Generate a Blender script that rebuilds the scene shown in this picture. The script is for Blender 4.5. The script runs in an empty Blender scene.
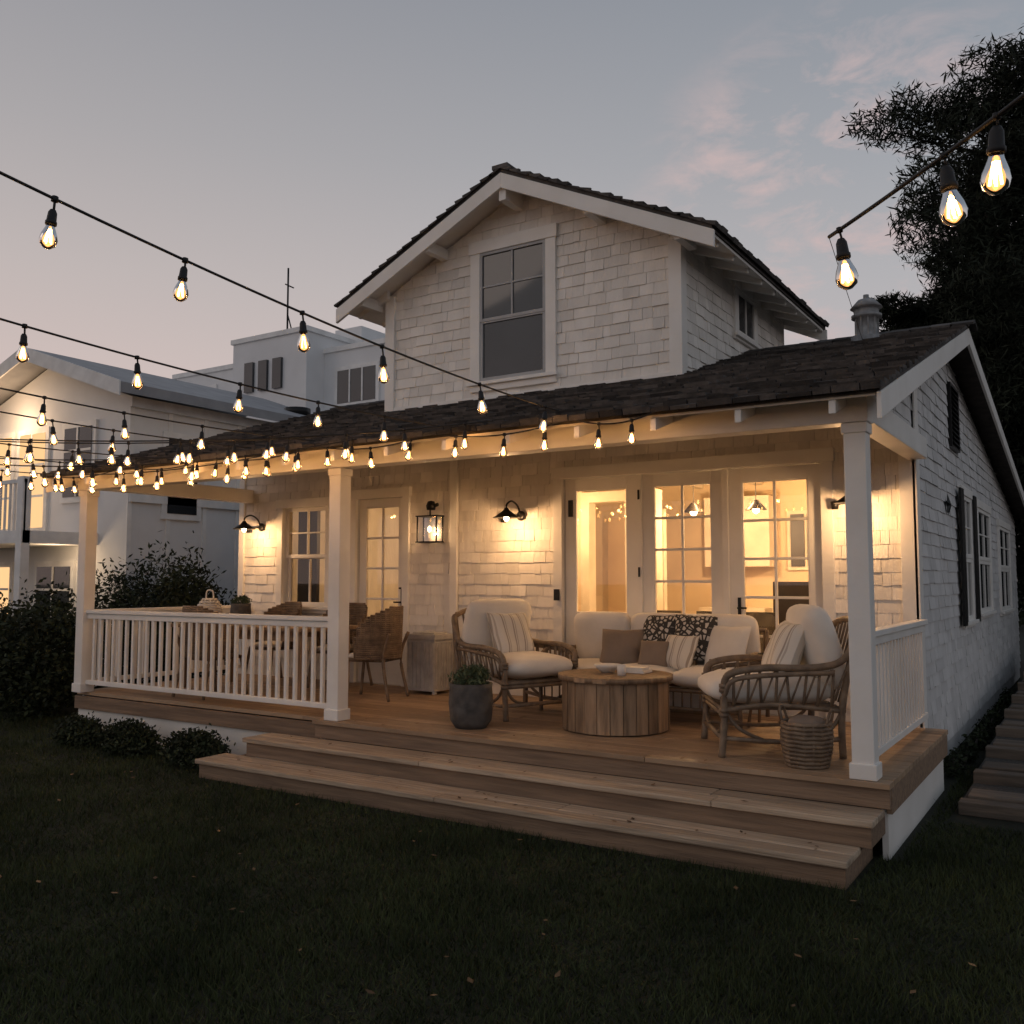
import bpy, math, random
import numpy as np
from mathutils import Matrix, Vector
random.seed(7); rng=np.random.default_rng(7)
scene=bpy.context.scene
R=math.radians
def link(o):
    scene.collection.objects.link(o); return o
def empty(name,loc=(0,0,0),rz=0,parent=None):
    e=bpy.data.objects.new(name,None); e.empty_display_size=.2
    e.location=loc; e.rotation_euler=(0,0,rz)
    if parent: e.parent=parent
    return link(e)

# ---------------------------------------------------------------- materials
def mat(name,c1,c2=None,rough=.6,nscale=4,bump=0,bscale=60,island=0,metal=0,stretch=(1,1,1),detail=4,spec=.4,mode=None,grain=0):
    m=bpy.data.materials.new(name); m.use_nodes=True
    nt=m.node_tree; N=nt.nodes; L=nt.links
    b=N['Principled BSDF']; b.inputs['Roughness'].default_value=rough; b.inputs['Metallic'].default_value=metal
    b.inputs['Specular IOR Level'].default_value=spec
    if c2 is None: c2=tuple(x*.82 for x in c1)
    tc=N.new('ShaderNodeTexCoord'); mp=N.new('ShaderNodeMapping'); mp.inputs['Scale'].default_value=stretch
    L.new(tc.outputs['Object'],mp.inputs['Vector'])
    nz=N.new('ShaderNodeTexNoise'); nz.inputs['Scale'].default_value=nscale; nz.inputs['Detail'].default_value=detail
    L.new(mp.outputs[0],nz.inputs['Vector'])
    rp=N.new('ShaderNodeValToRGB'); rp.color_ramp.elements[0].position=.32; rp.color_ramp.elements[1].position=.68
    rp.color_ramp.elements[0].color=(*c2,1); rp.color_ramp.elements[1].color=(*c1,1)
    L.new(nz.outputs['Fac'],rp.inputs['Fac']); out=rp.outputs['Color']
    if mode=='stripe':
        sp=N.new('ShaderNodeSeparateXYZ'); L.new(tc.outputs['Object'],sp.inputs[0])
        mu=N.new('ShaderNodeMath'); mu.operation='MULTIPLY'; mu.inputs[1].default_value=11; L.new(sp.outputs['X'],mu.inputs[0])
        fr=N.new('ShaderNodeMath'); fr.operation='FRACT'; L.new(mu.outputs[0],fr.inputs[0])
        cr=N.new('ShaderNodeValToRGB'); cr.color_ramp.interpolation='CONSTANT'
        e=cr.color_ramp.elements; e[0].color=(.72,.67,.59,1); e[1].position=.66; e[1].color=(.40,.34,.28,1)
        k=e.new(.80); k.color=(.72,.67,.59,1); k=e.new(.90); k.color=(.5,.44,.37,1)
        L.new(fr.outputs[0],cr.inputs[0]); out=cr.outputs[0]
    if mode=='pattern':
        vo=N.new('ShaderNodeTexVoronoi'); vo.feature='DISTANCE_TO_EDGE'; vo.inputs['Scale'].default_value=22; L.new(tc.outputs['Object'],vo.inputs['Vector'])
        cr=N.new('ShaderNodeValToRGB'); cr.color_ramp.elements[0].position=.14; cr.color_ramp.elements[1].position=.2
        cr.color_ramp.elements[0].color=(.05,.045,.04,1); cr.color_ramp.elements[1].color=(.6,.56,.5,1)
        L.new(vo.outputs['Distance'],cr.inputs[0]); out=cr.outputs[0]
    if island:
        g=N.new('ShaderNodeNewGeometry'); mr=N.new('ShaderNodeMapRange')
        mr.inputs['To Min'].default_value=1-island; mr.inputs['To Max'].default_value=1+island
        L.new(g.outputs['Random Per Island'],mr.inputs['Value'])
        hs=N.new('ShaderNodeHueSaturation'); L.new(mr.outputs[0],hs.inputs['Value']); L.new(out,hs.inputs['Color']); out=hs.outputs[0]
    L.new(out,b.inputs['Base Color'])
    if bump:
        n2=N.new('ShaderNodeTexNoise'); n2.inputs['Scale'].default_value=bscale; n2.inputs['Detail'].default_value=5
        L.new(mp.outputs[0],n2.inputs['Vector'])
        hsrc=n2.outputs['Fac']
        if grain:   # vertical split-wood grain
            m2=N.new('ShaderNodeMapping'); m2.inputs['Scale'].default_value=(70,70,5); L.new(tc.outputs['Object'],m2.inputs[0])
            n3=N.new('ShaderNodeTexNoise'); n3.inputs['Scale'].default_value=1; n3.inputs['Detail'].default_value=3; L.new(m2.outputs[0],n3.inputs['Vector'])
            ad=N.new('ShaderNodeMath'); ad.operation='MULTIPLY_ADD'; ad.inputs[1].default_value=grain; L.new(n3.outputs['Fac'],ad.inputs[0]); L.new(n2.outputs['Fac'],ad.inputs[2]); hsrc=ad.outputs[0]
        bp=N.new('ShaderNodeBump'); bp.inputs['Strength'].default_value=bump; bp.inputs['Distance'].default_value=.01
        L.new(hsrc,bp.inputs['Height']); L.new(bp.outputs[0],b.inputs['Normal'])
    return m
def emis(name,col,s,sample=True):
    m=bpy.data.materials.new(name); m.use_nodes=True; nt=m.node_tree
    nt.nodes.clear(); o=nt.nodes.new('ShaderNodeOutputMaterial'); e=nt.nodes.new('ShaderNodeEmission')
    e.inputs[0].default_value=(*col,1); e.inputs[1].default_value=s; nt.links.new(e.outputs[0],o.inputs[0])
    if not sample: m.cycles.emission_sampling='NONE'
    return m
def glassmat(name,tint=(1,1,1),refl=.12):
    m=bpy.data.materials.new(name); m.use_nodes=True; nt=m.node_tree; nt.nodes.clear()
    o=nt.nodes.new('ShaderNodeOutputMaterial'); t=nt.nodes.new('ShaderNodeBsdfTransparent'); t.inputs[0].default_value=(*tint,1)
    g=nt.nodes.new('ShaderNodeBsdfGlossy'); g.inputs['Roughness'].default_value=.02
    lw=nt.nodes.new('ShaderNodeFresnel'); lw.inputs[0].default_value=1.5
    mu=nt.nodes.new('ShaderNodeMath'); mu.operation='ADD'; mu.inputs[1].default_value=refl*.4
    nt.links.new(lw.outputs[0],mu.inputs[0])
    x=nt.nodes.new('ShaderNodeMixShader'); nt.links.new(mu.outputs[0],x.inputs[0]); nt.links.new(t.outputs[0],x.inputs[1]); nt.links.new(g.outputs[0],x.inputs[2])
    nt.links.new(x.outputs[0],o.inputs[0]); return m
def bulbglass():
    m=bpy.data.materials.new('bulb_glass'); m.use_nodes=True; nt=m.node_tree; nt.nodes.clear()
    o=nt.nodes.new('ShaderNodeOutputMaterial'); t=nt.nodes.new('ShaderNodeBsdfTransparent'); t.inputs[0].default_value=(1,.82,.58,1)
    e=nt.nodes.new('ShaderNodeEmission'); e.inputs[0].default_value=(1,.43,.12,1); e.inputs[1].default_value=2.3
    a=nt.nodes.new('ShaderNodeMixShader'); a.inputs[0].default_value=.55
    nt.links.new(t.outputs[0],a.inputs[1]); nt.links.new(e.outputs[0],a.inputs[2])
    g=nt.nodes.new('ShaderNodeBsdfGlossy'); g.inputs['Roughness'].default_value=.03
    f=nt.nodes.new('ShaderNodeFresnel'); x=nt.nodes.new('ShaderNodeMixShader')
    nt.links.new(f.outputs[0],x.inputs[0]); nt.links.new(a.outputs[0],x.inputs[1]); nt.links.new(g.outputs[0],x.inputs[2])
    nt.links.new(x.outputs[0],o.inputs[0]); m.cycles.emission_sampling='NONE'; return m

M_trim=mat('white_trim_paint',(.83,.80,.755),(.75,.72,.67),rough=.45,nscale=3,bump=.12,bscale=30)
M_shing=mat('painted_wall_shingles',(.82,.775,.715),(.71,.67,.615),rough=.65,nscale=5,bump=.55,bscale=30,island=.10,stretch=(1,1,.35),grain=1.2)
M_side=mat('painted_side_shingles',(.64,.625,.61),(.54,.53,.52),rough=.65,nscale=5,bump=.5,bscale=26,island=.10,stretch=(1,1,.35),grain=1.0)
M_roof=mat('roof_shingles',(.088,.076,.068),(.042,.037,.034),rough=.85,nscale=9,bump=.8,bscale=40,island=.6)
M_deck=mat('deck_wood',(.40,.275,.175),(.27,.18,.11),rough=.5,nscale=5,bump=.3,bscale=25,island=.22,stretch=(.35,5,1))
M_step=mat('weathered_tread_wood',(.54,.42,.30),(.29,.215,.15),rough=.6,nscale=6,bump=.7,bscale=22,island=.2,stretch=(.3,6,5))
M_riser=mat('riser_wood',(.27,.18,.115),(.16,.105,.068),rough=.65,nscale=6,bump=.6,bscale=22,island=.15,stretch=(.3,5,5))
M_ceil=mat('porch_ceiling_paint',(.72,.66,.56),(.64,.58,.48),rough=.6,nscale=3)
M_dark=mat('black_metal',(.02,.02,.02),rough=.4,metal=.5)
M_darkglass=mat('dark_window_glass',(.035,.04,.045),(.02,.022,.025),rough=.04,nscale=1,spec=.8)
M_glass=glassmat('clear_window_glass')
M_intwall=mat('interior_wall',(.66,.53,.37),(.58,.46,.32),rough=.8,nscale=2)
M_intcab=mat('interior_cabinet',(.70,.62,.50),rough=.6)
M_intdark=mat('interior_dark',(.05,.04,.032),rough=.4)
M_rattan=mat('rattan',(.25,.18,.12),(.13,.09,.06),rough=.55,nscale=14,bump=.5,bscale=60,island=.2)
M_cream=mat('cream_fabric',(.80,.75,.68),(.73,.68,.61),rough=.9,nscale=5,bump=.5,bscale=9)
M_stripe=mat('striped_fabric',(.7,.65,.58),rough=.9,mode='stripe',bump=.2,bscale=60)
M_pattern=mat('patterned_fabric',(.7,.65,.58),rough=.9,mode='pattern')
M_brownf=mat('brown_fabric',(.26,.20,.155),rough=.9,bump=.3,bscale=40)
M_table=mat('reclaimed_wood',(.38,.25,.15),(.17,.11,.065),rough=.55,nscale=5,bump=.5,bscale=25,island=.3,stretch=(4,4,.5))
M_pot=mat('dark_stone_pot',(.12,.11,.10),(.055,.05,.047),rough=.7,nscale=10,bump=.6,bscale=35)
M_galv=mat('galvanised_metal',(.60,.58,.55),(.42,.40,.38),rough=.55,metal=.1,nscale=8)
M_vent=mat('weathered_vent_metal',(.34,.34,.34),(.2,.2,.2),rough=.6,metal=.2,nscale=12)
M_leaf=mat('shrub_leaves',(.032,.042,.020),(.016,.022,.011),rough=.7,island=.5,nscale=3,spec=.2)
M_leafp=mat('pot_plant_leaves',(.09,.12,.06),(.05,.075,.035),rough=.6,island=.4,nscale=3)
M_dry=mat('dry_leaves',(.22,.13,.06),(.12,.07,.035),rough=.8,island=.5)
M_pine=mat('pine_needles',(.028,.034,.022),(.013,.017,.012),rough=.8,island=.5,nscale=2,spec=.15)
M_bark=mat('bark',(.05,.038,.03),(.025,.02,.016),rough=.9,nscale=8,bump=.8,bscale=20)
M_grass=mat('grass_blades',(.056,.068,.026),(.024,.032,.013),rough=.7,island=.45,nscale=1.3,spec=.15,detail=6)
M_ground=mat('lawn_soil',(.018,.020,.011),(.011,.012,.007),rough=.95,nscale=3,bump=.7,bscale=30)
M_nb=mat('neighbour_wall_paint',(.74,.74,.74),(.67,.67,.67),rough=.7,nscale=1.5,bump=.1)
M_nb2=mat('neighbour_white_trim',(.83,.82,.80),rough=.6)
M_nroof=mat('neighbour_roof',(.34,.34,.35),(.26,.26,.27),rough=.6,nscale=3)
M_lit=emis('emissive_window_pane',(1,.60,.28),1.1)  # pane glows by itself, standing in for the neighbour's lit rooms
M_fil=emis('bulb_filament',(1,.66,.30),48,False)
M_shadebulb=emis('sconce_bulb',(1,.70,.38),24,False)
M_bulb=bulbglass()
M_cord=mat('black_cord',(.015,.014,.014),rough=.6)
M_path=mat('path_timber',(.19,.145,.11),(.10,.08,.062),rough=.8,nscale=6,bump=.6,bscale=20,island=.25,stretch=(.4,4,4))
M_gravel=mat('path_gravel',(.10,.09,.08),(.045,.04,.036),rough=.95,nscale=40,bump=.9,bscale=90)

# ---------------------------------------------------------------- mesh builder
class MB:
    def __init__(s): s.v=[];s.f=[];s.m=[];s.sm=[];s.M=Matrix.Identity(4)
    def add(s,vs,fs,mi=0,smooth=False):
        b=len(s.v); M=s.M
        s.v+= [tuple(M@Vector(p)) for p in vs]
        for f in fs: s.f.append(tuple(i+b for i in f)); s.m.append(mi); s.sm.append(smooth)
    def hexa(s,p,mi=0):
        s.add(p,[(0,3,2,1),(4,5,6,7),(0,1,5,4),(1,2,6,5),(2,3,7,6),(3,0,4,7)],mi)
    def bx(s,x0,x1,y0,y1,z0,z1,mi=0):
        s.hexa([(x0,y0,z0),(x1,y0,z0),(x1,y1,z0),(x0,y1,z0),(x0,y0,z1),(x1,y0,z1),(x1,y1,z1),(x0,y1,z1)],mi)
    def prism(s,pts,y0,y1,mi=0):
        n=len(pts); vs=[(p[0],y0,p[1]) for p in pts]+[(p[0],y1,p[1]) for p in pts]
        fs=[tuple(range(n)),tuple(range(2*n-1,n-1,-1))]+[(i,i+n,(i+1)%n+n,(i+1)%n) for i in range(n)]
        s.add(vs,fs,mi)
    def quad(s,p,mi=0): s.add(p,[(0,1,2,3)],mi)
    def tube(s,pts,r,n=7,mi=0,smooth=True):
        pts=[Vector(p) for p in pts]; k=len(pts); rr=r if isinstance(r,(list,tuple)) else [r]*k
        vs=[];fs=[]
        for i,p in enumerate(pts):
            t=(pts[min(i+1,k-1)]-pts[max(i-1,0)]).normalized()
            a=t.cross(Vector((0,0,1)))
            if a.length<.05: a=t.cross(Vector((1,0,0)))
            a.normalize(); b=t.cross(a)
            for j in range(n):
                th=2*math.pi*j/n; vs.append(tuple(p+(a*math.cos(th)+b*math.sin(th))*rr[i]))
        for i in range(k-1):
            for j in range(n): fs.append((i*n+j,i*n+(j+1)%n,(i+1)*n+(j+1)%n,(i+1)*n+j))
        fs.append(tuple(range(n-1,-1,-1))); fs.append(tuple((k-1)*n+j for j in range(n)))
        s.add(vs,fs,mi,smooth)
    def lathe(s,prof,c=(0,0,0),n=16,mi=0,smooth=True,sc=1):
        vs=[];fs=[]
        for (r,z) in prof:
            for j in range(n):
                th=2*math.pi*j/n; vs.append((c[0]+sc*r*math.cos(th),c[1]+sc*r*math.sin(th),c[2]+sc*z))
        for i in range(len(prof)-1):
            for j in range(n): fs.append((i*n+j,i*n+(j+1)%n,(i+1)*n+(j+1)%n,(i+1)*n+j))
        fs.append(tuple(range(n))); fs.append(tuple((len(prof)-1)*n+j for j in range(n)))
        s.add(vs,fs,mi,smooth)
    def cushion(s,c,d,e=.4,mi=0,n=28,k=14,sag=0):
        sp=lambda a,p: math.copysign(abs(a)**p,a)
        vs=[];fs=[]; ph1=random.uniform(0,6)
        for i in range(k+1):
            ph=-math.pi/2+math.pi*i/k
            for j in range(n):
                th=2*math.pi*j/n
                x=sp(math.cos(ph),.55)*sp(math.cos(th),e); y=sp(math.cos(ph),.55)*sp(math.sin(th),e); z=sp(math.sin(ph),.75)
                puff=1-.3*(x*x+y*y)/2+.06*math.sin(5*x+ph1)*math.cos(4*y+ph1)
                vs.append((c[0]+x*d[0]/2,c[1]+y*d[1]/2,c[2]+z*d[2]/2*puff+sag*(x*x*.5)))
        for i in range(k):
            for j in range(n): fs.append((i*n+j,i*n+(j+1)%n,(i+1)*n+(j+1)%n,(i+1)*n+j))
        s.add(vs,fs,mi,True)
    def build(s,name,mats,parent=None,bevel=0,matrix=None):
        me=bpy.data.meshes.new(name); me.from_pydata(s.v,[],s.f)
        for m in (mats if isinstance(mats,(list,tuple)) else [mats]): me.materials.append(m)
        me.polygons.foreach_set('material_index',s.m); me.polygons.foreach_set('use_smooth',s.sm); me.update()
        o=bpy.data.objects.new(name,me); link(o)
        if parent: o.parent=parent
        if matrix is not None: o.matrix_local=matrix
        if bevel:
            b=o.modifiers.new('bevel','BEVEL'); b.width=bevel; b.segments=2; b.limit_method='ANGLE'; b.angle_limit=R(50)
        return o
def smooth_path(p,k=6):
    P=[Vector(q) for q in p]; out=[]
    for i in range(len(P)-1):
        a=P[max(i-1,0)];b=P[i];c=P[i+1];d=P[min(i+2,len(P)-1)]
        for j in range(k):
            t=j/k; out.append(.5*((2*b)+(c-a)*t+(2*a-5*b+4*c-d)*t*t+(3*b-3*c+d-a)*t**3))
    out.append(P[-1]); return out

def sub(r,h):
    (a,b,c,d)=r;(e,f,g,k)=h
    if b<=e or a>=f or d<=g or c>=k: return [r]
    o=[]
    if a<e:o.append((a,e,c,d))
    if b>f:o.append((f,b,c,d))
    m0=max(a,e);m1=min(b,f)
    if c<g:o.append((m0,m1,c,g))
    if d>k:o.append((m0,m1,k,d))
    return o
def shingles(mb,u0,u1,z0,z1,holes=(),top=None,ex=.122,wmin=.07,wmax=.24,t=.017,mi=0,bot=None,jit=.006,gap=.004):
    z=z0
    while z<z1:
        u=u0-random.random()*wmax
        while u<u1:
            w=random.uniform(wmin,wmax); a=max(u,u0)+gap/2;b=min(u+w,u1)-gap/2; u+=w
            if b-a<.01: continue
            rects=[(a,b,z+random.uniform(-jit,jit) if z>z0 else z,min(z+ex+.015,z1))]
            for h in holes: rects=[q for r in rects for q in sub(r,h)]
            o=t+random.uniform(-.35,.4)*t
            for (p,q,c,d) in rects:
                if q-p<.008 or d-c<.012: continue
                dl=dr=d
                if top: dl=min(d,top(p)); dr=min(d,top(q))
                cl=cr=c
                if bot: cl=max(c,bot(p)); cr=max(c,bot(q))
                if dl<=cl+.002 and dr<=cr+.002: continue
                dl=max(dl,cl+.001);dr=max(dr,cr+.001)
                tk=.35*t
                mb.hexa([(p,-o,cl),(q,-o,cr),(q,.0,cr),(p,.0,cl),(p,-tk,dl),(q,-tk,dr),(q,.0,dr),(p,.0,dl)],mi)
        z+=ex
def wallpanels(mb,u0,u1,y0,y1,z0,z1,holes,mi=0):
    us=sorted({u0,u1,*[h[0] for h in holes],*[h[1] for h in holes]}); zs=sorted({z0,z1,*[h[2] for h in holes],*[h[3] for h in holes]})
    for a,b in zip(us,us[1:]):
        for c,d in zip(zs,zs[1:]):
            if any(h[0]<=a and h[1]>=b and h[2]<=c and h[3]>=d for h in holes): continue
            mb.bx(a,b,y0,y1,c,d,mi)
def trimframe(mb,u0,u1,z0,z1,w=.1,sill=True,y=-.045,mi=0,bottom=True):
    mb.bx(u0-w,u0,y,.0,z0,z1,mi); mb.bx(u1,u1+w,y,.0,z0,z1,mi)
    mb.bx(u0-w-.02,u1+w+.02,y-.012,.0,z1,z1+w*1.15,mi)
    if bottom: mb.bx(u0-w,u1+w,y,.0,z0-w*.9,z0,mi)
    if sill: mb.bx(u0-w-.03,u1+w+.03,y-.035,y-.001,z0-.045,z0-.005,mi)
def sash(mb,gl,u0,u1,z0,z1,y,cols,rows,fr=.05,th=.04,gmi=0,mi=0,mu=.02):
    mb.bx(u0,u0+fr,y,y+th,z0,z1,mi);mb.bx(u1-fr,u1,y,y+th,z0,z1,mi)
    mb.bx(u0+fr,u1-fr,y,y+th,z0,z0+fr,mi);mb.bx(u0+fr,u1-fr,y,y+th,z1-fr,z1,mi)
    a,b,c,d=u0+fr,u1-fr,z0+fr,z1-fr
    for i in range(1,cols):
        x=a+(b-a)*i/cols; mb.bx(x-mu/2,x+mu/2,y+.004,y+th-.004,c,d,mi)
    for i in range(1,rows):
        z=c+(d-c)*i/rows; mb.bx(a,b,y+.007,y+th-.007,z-mu/2,z+mu/2,mi)
    gl.quad([(a,y+th*.5,c),(b,y+th*.5,c),(b,y+th*.5,d),(a,y+th*.5,d)],gmi)

# ================================================================= COTTAGE
YW=2.4; XC=-.05
house=empty('beach_cottage')
rz=lambda y: 3.086+.315*y if y<4.3 else 4.44-.166*(y-4.3)
Mfront=Matrix.Translation((0,YW,0))
Mside=Matrix.Translation((XC,0,0))@Matrix.Rotation(R(90),4,'Z')
holes=[(-7.85,-7.07,1.43,2.72),(-6.55,-5.80,.5,2.78),(-3.58,-.84,.5,2.86)]
ex=lambda h,w: (h[0]-w,h[1]+w,h[2]-w,h[3]+w)
mb=MB(); mb.M=Mfront
wallpanels(mb,-8.6,XC-.15,.0,.14,.3,3.72,holes)
mb.M=Matrix.Identity(4)
mb.bx(-8.6,-8.46,YW+.14,13,.0,3.0)
mb.bx(-8.46,XC-.15,12.86,13,0,2.9)
mb.M=Mside
mb.prism([(YW,.0),(13,.0),(13,rz(13)-.14),(4.3,rz(4.3)-.14),(YW,rz(YW)-.14)],.0,.14)
mb.prism([(.08,rz(.08)-.14),(YW-.001,rz(YW)-.14),(YW-.001,3.02),(.08,3.02)],.02,.06)
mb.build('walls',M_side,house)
mb=MB(); mb.M=Mfront
shingles(mb,-8.6,-.16,.5,3.66,[ex(h,.095) for h in holes]+[(-5.09,-4.97,.4,3.8)])
mb.build('porch_wall_shingles',M_shing,house)
sidewin=[(5.35,6.15,1.3,2.75),(6.9,8.3,1.35,2.7),(9.7,11.4,1.3,2.6)]
mb=MB(); mb.M=Mside
shingles(mb,YW+.0,13,.18,4.4,[ex(h,.08) for h in sidewin]+[(4.62,5.32,3.2,3.95),(2.39,2.54,0,5)],top=lambda u:rz(u)-.13,ex=.12,wmin=.12,wmax=.40,t=.018)
shingles(mb,.1,YW-.01,3.02,4.0,[],top=lambda u:rz(u)-.13,ex=.12)
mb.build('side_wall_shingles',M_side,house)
mb=MB(); gl=MB(); mb.M=gl.M=Mfront
h=holes[0]; trimframe(mb,*h,w=.1)
zm=(h[2]+h[3])/2
sash(mb,gl,h[0],h[1],zm-.02,h[3],.03,2,2); sash(mb,gl,h[0],h[1],h[2],zm+.02,.075,2,1)
h=holes[1]; trimframe(mb,*h,w=.1,sill=False,bottom=False)
def door(u0,u1,z0,z1,gz,c,r,y=.03,st=.1):
    mb.bx(u0,u0+st,y,y+.045,z0,z1); mb.bx(u1-st,u1,y,y+.045,z0,z1)
    mb.bx(u0+st,u1-st,y,y+.045,z1-st,z1); mb.bx(u0+st,u1-st,y,y+.045,gz-.1,gz)
    mb.bx(u0+st,u1-st,y,y+.045,z0,z0+.14); mb.bx(u0+st,u1-st,y+.014,y+.032,z0+.14,gz-.1)
    sash(mb,gl,u0+st,u1-st,gz,z1-st,y+.004,c,r,fr=.012,th=.036,mu=.026)
door(h[0]+.004,h[1]-.004,.505,2.775,1.15,2,4)
h=holes[2]; trimframe(mb,*h,w=.11,sill=False,bottom=False)
door(-3.576,-2.72,.505,2.855,1.42,1,1,st=.12); door(-2.66,-1.80,.505,2.855,1.42,2,4,st=.12); door(-1.74,-.844,.505,2.855,.85,2,5,st=.13)
mb.bx(-2.72,-2.66,.0,.10,.5,2.86);mb.bx(-1.80,-1.74,.0,.10,.5,2.86)
mb.bx(-5.08,-4.98,-.05,.0,.5,3.6)
mb.bx(-8.7,-8.6,-.04,.1,.1,3.5)
mb.bx(-.16,XC+.028,-.045,.0,.5,3.66)
mb.M=Mside; mb.bx(YW-.045,YW+.12,-.04,.0,.2,rz(YW)-.14)
mb.build('porch_doors_and_trim',M_trim,house,bevel=.004)
gl.build('porch_window_glass',M_glass,house)
mb=MB(); mb.M=Mfront
mb.bx(-5.86,-5.83,.015,.03,1.42,1.66); mb.tube([(-5.845,.03,1.5),(-5.845,-.03,1.5),(-5.93,-.03,1.5)],.011,6); mb.lathe([(.0,0),(.028,0),(.028,.02),(0,.02)],(-5.845,-.0,1.66))
mb.bx(-1.66,-1.63,.015,.03,1.42,1.6); mb.tube([(-1.645,.03,1.5),(-1.645,-.03,1.5),(-1.56,-.03,1.5)],.011,6)
mb.bx(-3.665,-3.60,-.075,-.06,1.55,1.67)
for zz in (.9,1.8,2.6): mb.bx(-2.70,-2.68,-.008,.0,zz,zz+.1)
mb.bx(-3.53,-3.48,.012,.03,2.45,2.63)
mb.build('door_hardware',M_dark,house)
mb=MB(); gl=MB(); mb.M=gl.M=Mside
for h in sidewin:
    trimframe(mb,*h,w=.09)
    zm=(h[2]+h[3])/2; 
    sash(mb,gl,h[0],h[1],zm,h[3],-.042,2,2); sash(mb,gl,h[0],h[1],h[2],zm,-.034,2,1)
mb.build('side_window_frames',M_trim,house,bevel=.004)
gl.build('side_window_glass',M_darkglass,house)
mb=MB(); mb.M=Mside
mb.bx(4.64,5.30,-.05,.0,3.22,3.93)
for i in range(12): 
    z=3.25+i*.055; mb.hexa([(4.68,-.075,z),(5.26,-.075,z),(5.26,-.052,z+.035),(4.68,-.052,z+.035),(4.68,-.07,z+.008),(5.26,-.07,z+.008),(5.26,-.05,z+.045),(4.68,-.05,z+.045)])
for a in (5.0,6.22): mb.bx(a-.0,a+.26,-.075,-.05,1.26,2.8)
mb.build('shutters',M_dark,house)
mb=MB(); mb.M=Mside
pts=[]
for i in range(10):
    a=math.pi/2+i*math.pi/5; r=.13 if i%2==0 else .055; pts.append((4.25+r*math.cos(a),-.03,2.55+r*math.sin(a)))
mb.add(pts+[(4.25,-.07,2.55)],[(i,(i+1)%10,10) for i in range(10)])
mb.build('barn_star',M_dark,house)

# ---- interior
mb=MB()
mb.bx(-8.46,-.2,2.56,6.2,.44,.498,2)
mb.bx(-8.46,-.2,6.2,6.3,.5,3.2,0); mb.bx(-8.46,-.2,2.55,6.3,3.2,3.25,0)
mb.bx(-5.5,-5.38,2.56,4.6,.5,3.2,0); mb.bx(-.32,-.2,2.56,6.2,.5,3.2,0)
mb.bx(-3.3,-2.4,5.6,6.2,.5,1.4,1); mb.bx(-3.3,-2.4,5.85,6.2,1.95,2.9,1)
mb.bx(-2.3,-.8,5.6,6.2,.5,1.42,1)
for i in range(4): mb.bx(-2.25+i*.37,-1.92+i*.37,5.57,5.6,.62,1.34,1)
for x in (-3.62,-3.55): mb.bx(x,x+.05,4.0,4.2,.5,3.2,1)
mb.bx(-4.4,-3.5,4.9,5.0,.5,2.7,1); mb.bx(-4.3,-3.6,4.88,4.9,.6,2.6,0)
mb.bx(-5.0,-4.25,4.1,4.2,.5,3.2,0); mb.bx(-4.27,-4.15,4.06,4.24,.5,2.75,1); mb.bx(-3.35,-3.23,4.06,4.24,.5,2.75,1); mb.bx(-4.27,-3.23,4.05,4.25,2.75,2.88,1)
for k in range(6): mb.bx(-5.2+k*.85,-5.1+k*.85,2.6,6.1,3.06,3.19,1)
mb.bx(-1.80,-.75,4.0,4.08,1.05,1.75,3); mb.bx(-1.95,-.6,3.95,4.3,.5,1.0,3)
mb.bx(-2.6,-2.0,4.3,4.4,.5,1.35,3)
for k in range(3):
    x=-3.1+k*.55; mb.bx(x,x+.36,3.6,3.64,.95,1.42,3); mb.bx(x,x+.36,3.6,3.95,.92,.96,3); mb.bx(x,x+.03,3.6,3.63,.5,.95,3); mb.bx(x+.33,x+.36,3.6,3.63,.5,.95,3)
for i in range(3):
    a=-6.9+i*.5; mb.bx(a,a+.35,6.17,6.2,1.6,2.2,3)
for (a,b,c,d) in ((-2.25,-1.75,1.9,2.7),(-1.6,-1.1,1.9,2.7),(-4.9,-4.45,1.6,2.3)):
    yb=6.2 if a>-4 else 4.1
    mb.bx(a,b,yb-.04,yb,c,d,1); mb.bx(a+.05,(a+b)/2-.02,yb-.06,yb-.04,c+.05,d-.05,3); mb.bx((a+b)/2+.02,b-.05,yb-.06,yb-.04,c+.05,d-.05,3)
mb.bx(-7.6,-6.2,3.6,4.4,1.2,1.25,3)
for p in ((-7.5,3.7),(-6.3,3.7),(-7.5,4.3),(-6.3,4.3)): mb.bx(p[0]-.03,p[0]+.03,p[1]-.03,p[1]+.03,.5,1.2,3)
mb.bx(-7.9,-7.55,2.7,2.76,1.2,2.9,3); mb.bx(-7.35,-7.05,2.9,3.1,1.2,2.1,3)
for p in ((-3.0,4.7),(-2.2,4.7),(-1.4,4.7),(-6.2,4.6)): 
    mb.tube([(p[0],p[1],3.2),(p[0],p[1],2.72)],.006,5,3); mb.lathe([(.03,.06),(.13,-.06),(.125,-.06),(.02,.05)],(p[0],p[1],2.68),16,3)
    mb.lathe([(.0,-.05),(.035,-.03),(.045,0),(.03,.03),(0,.04)],(p[0],p[1],2.62),12,4)
mb.build('interior_rooms',[M_intwall,M_intcab,M_deck,M_intdark,M_shadebulb],house)

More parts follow.
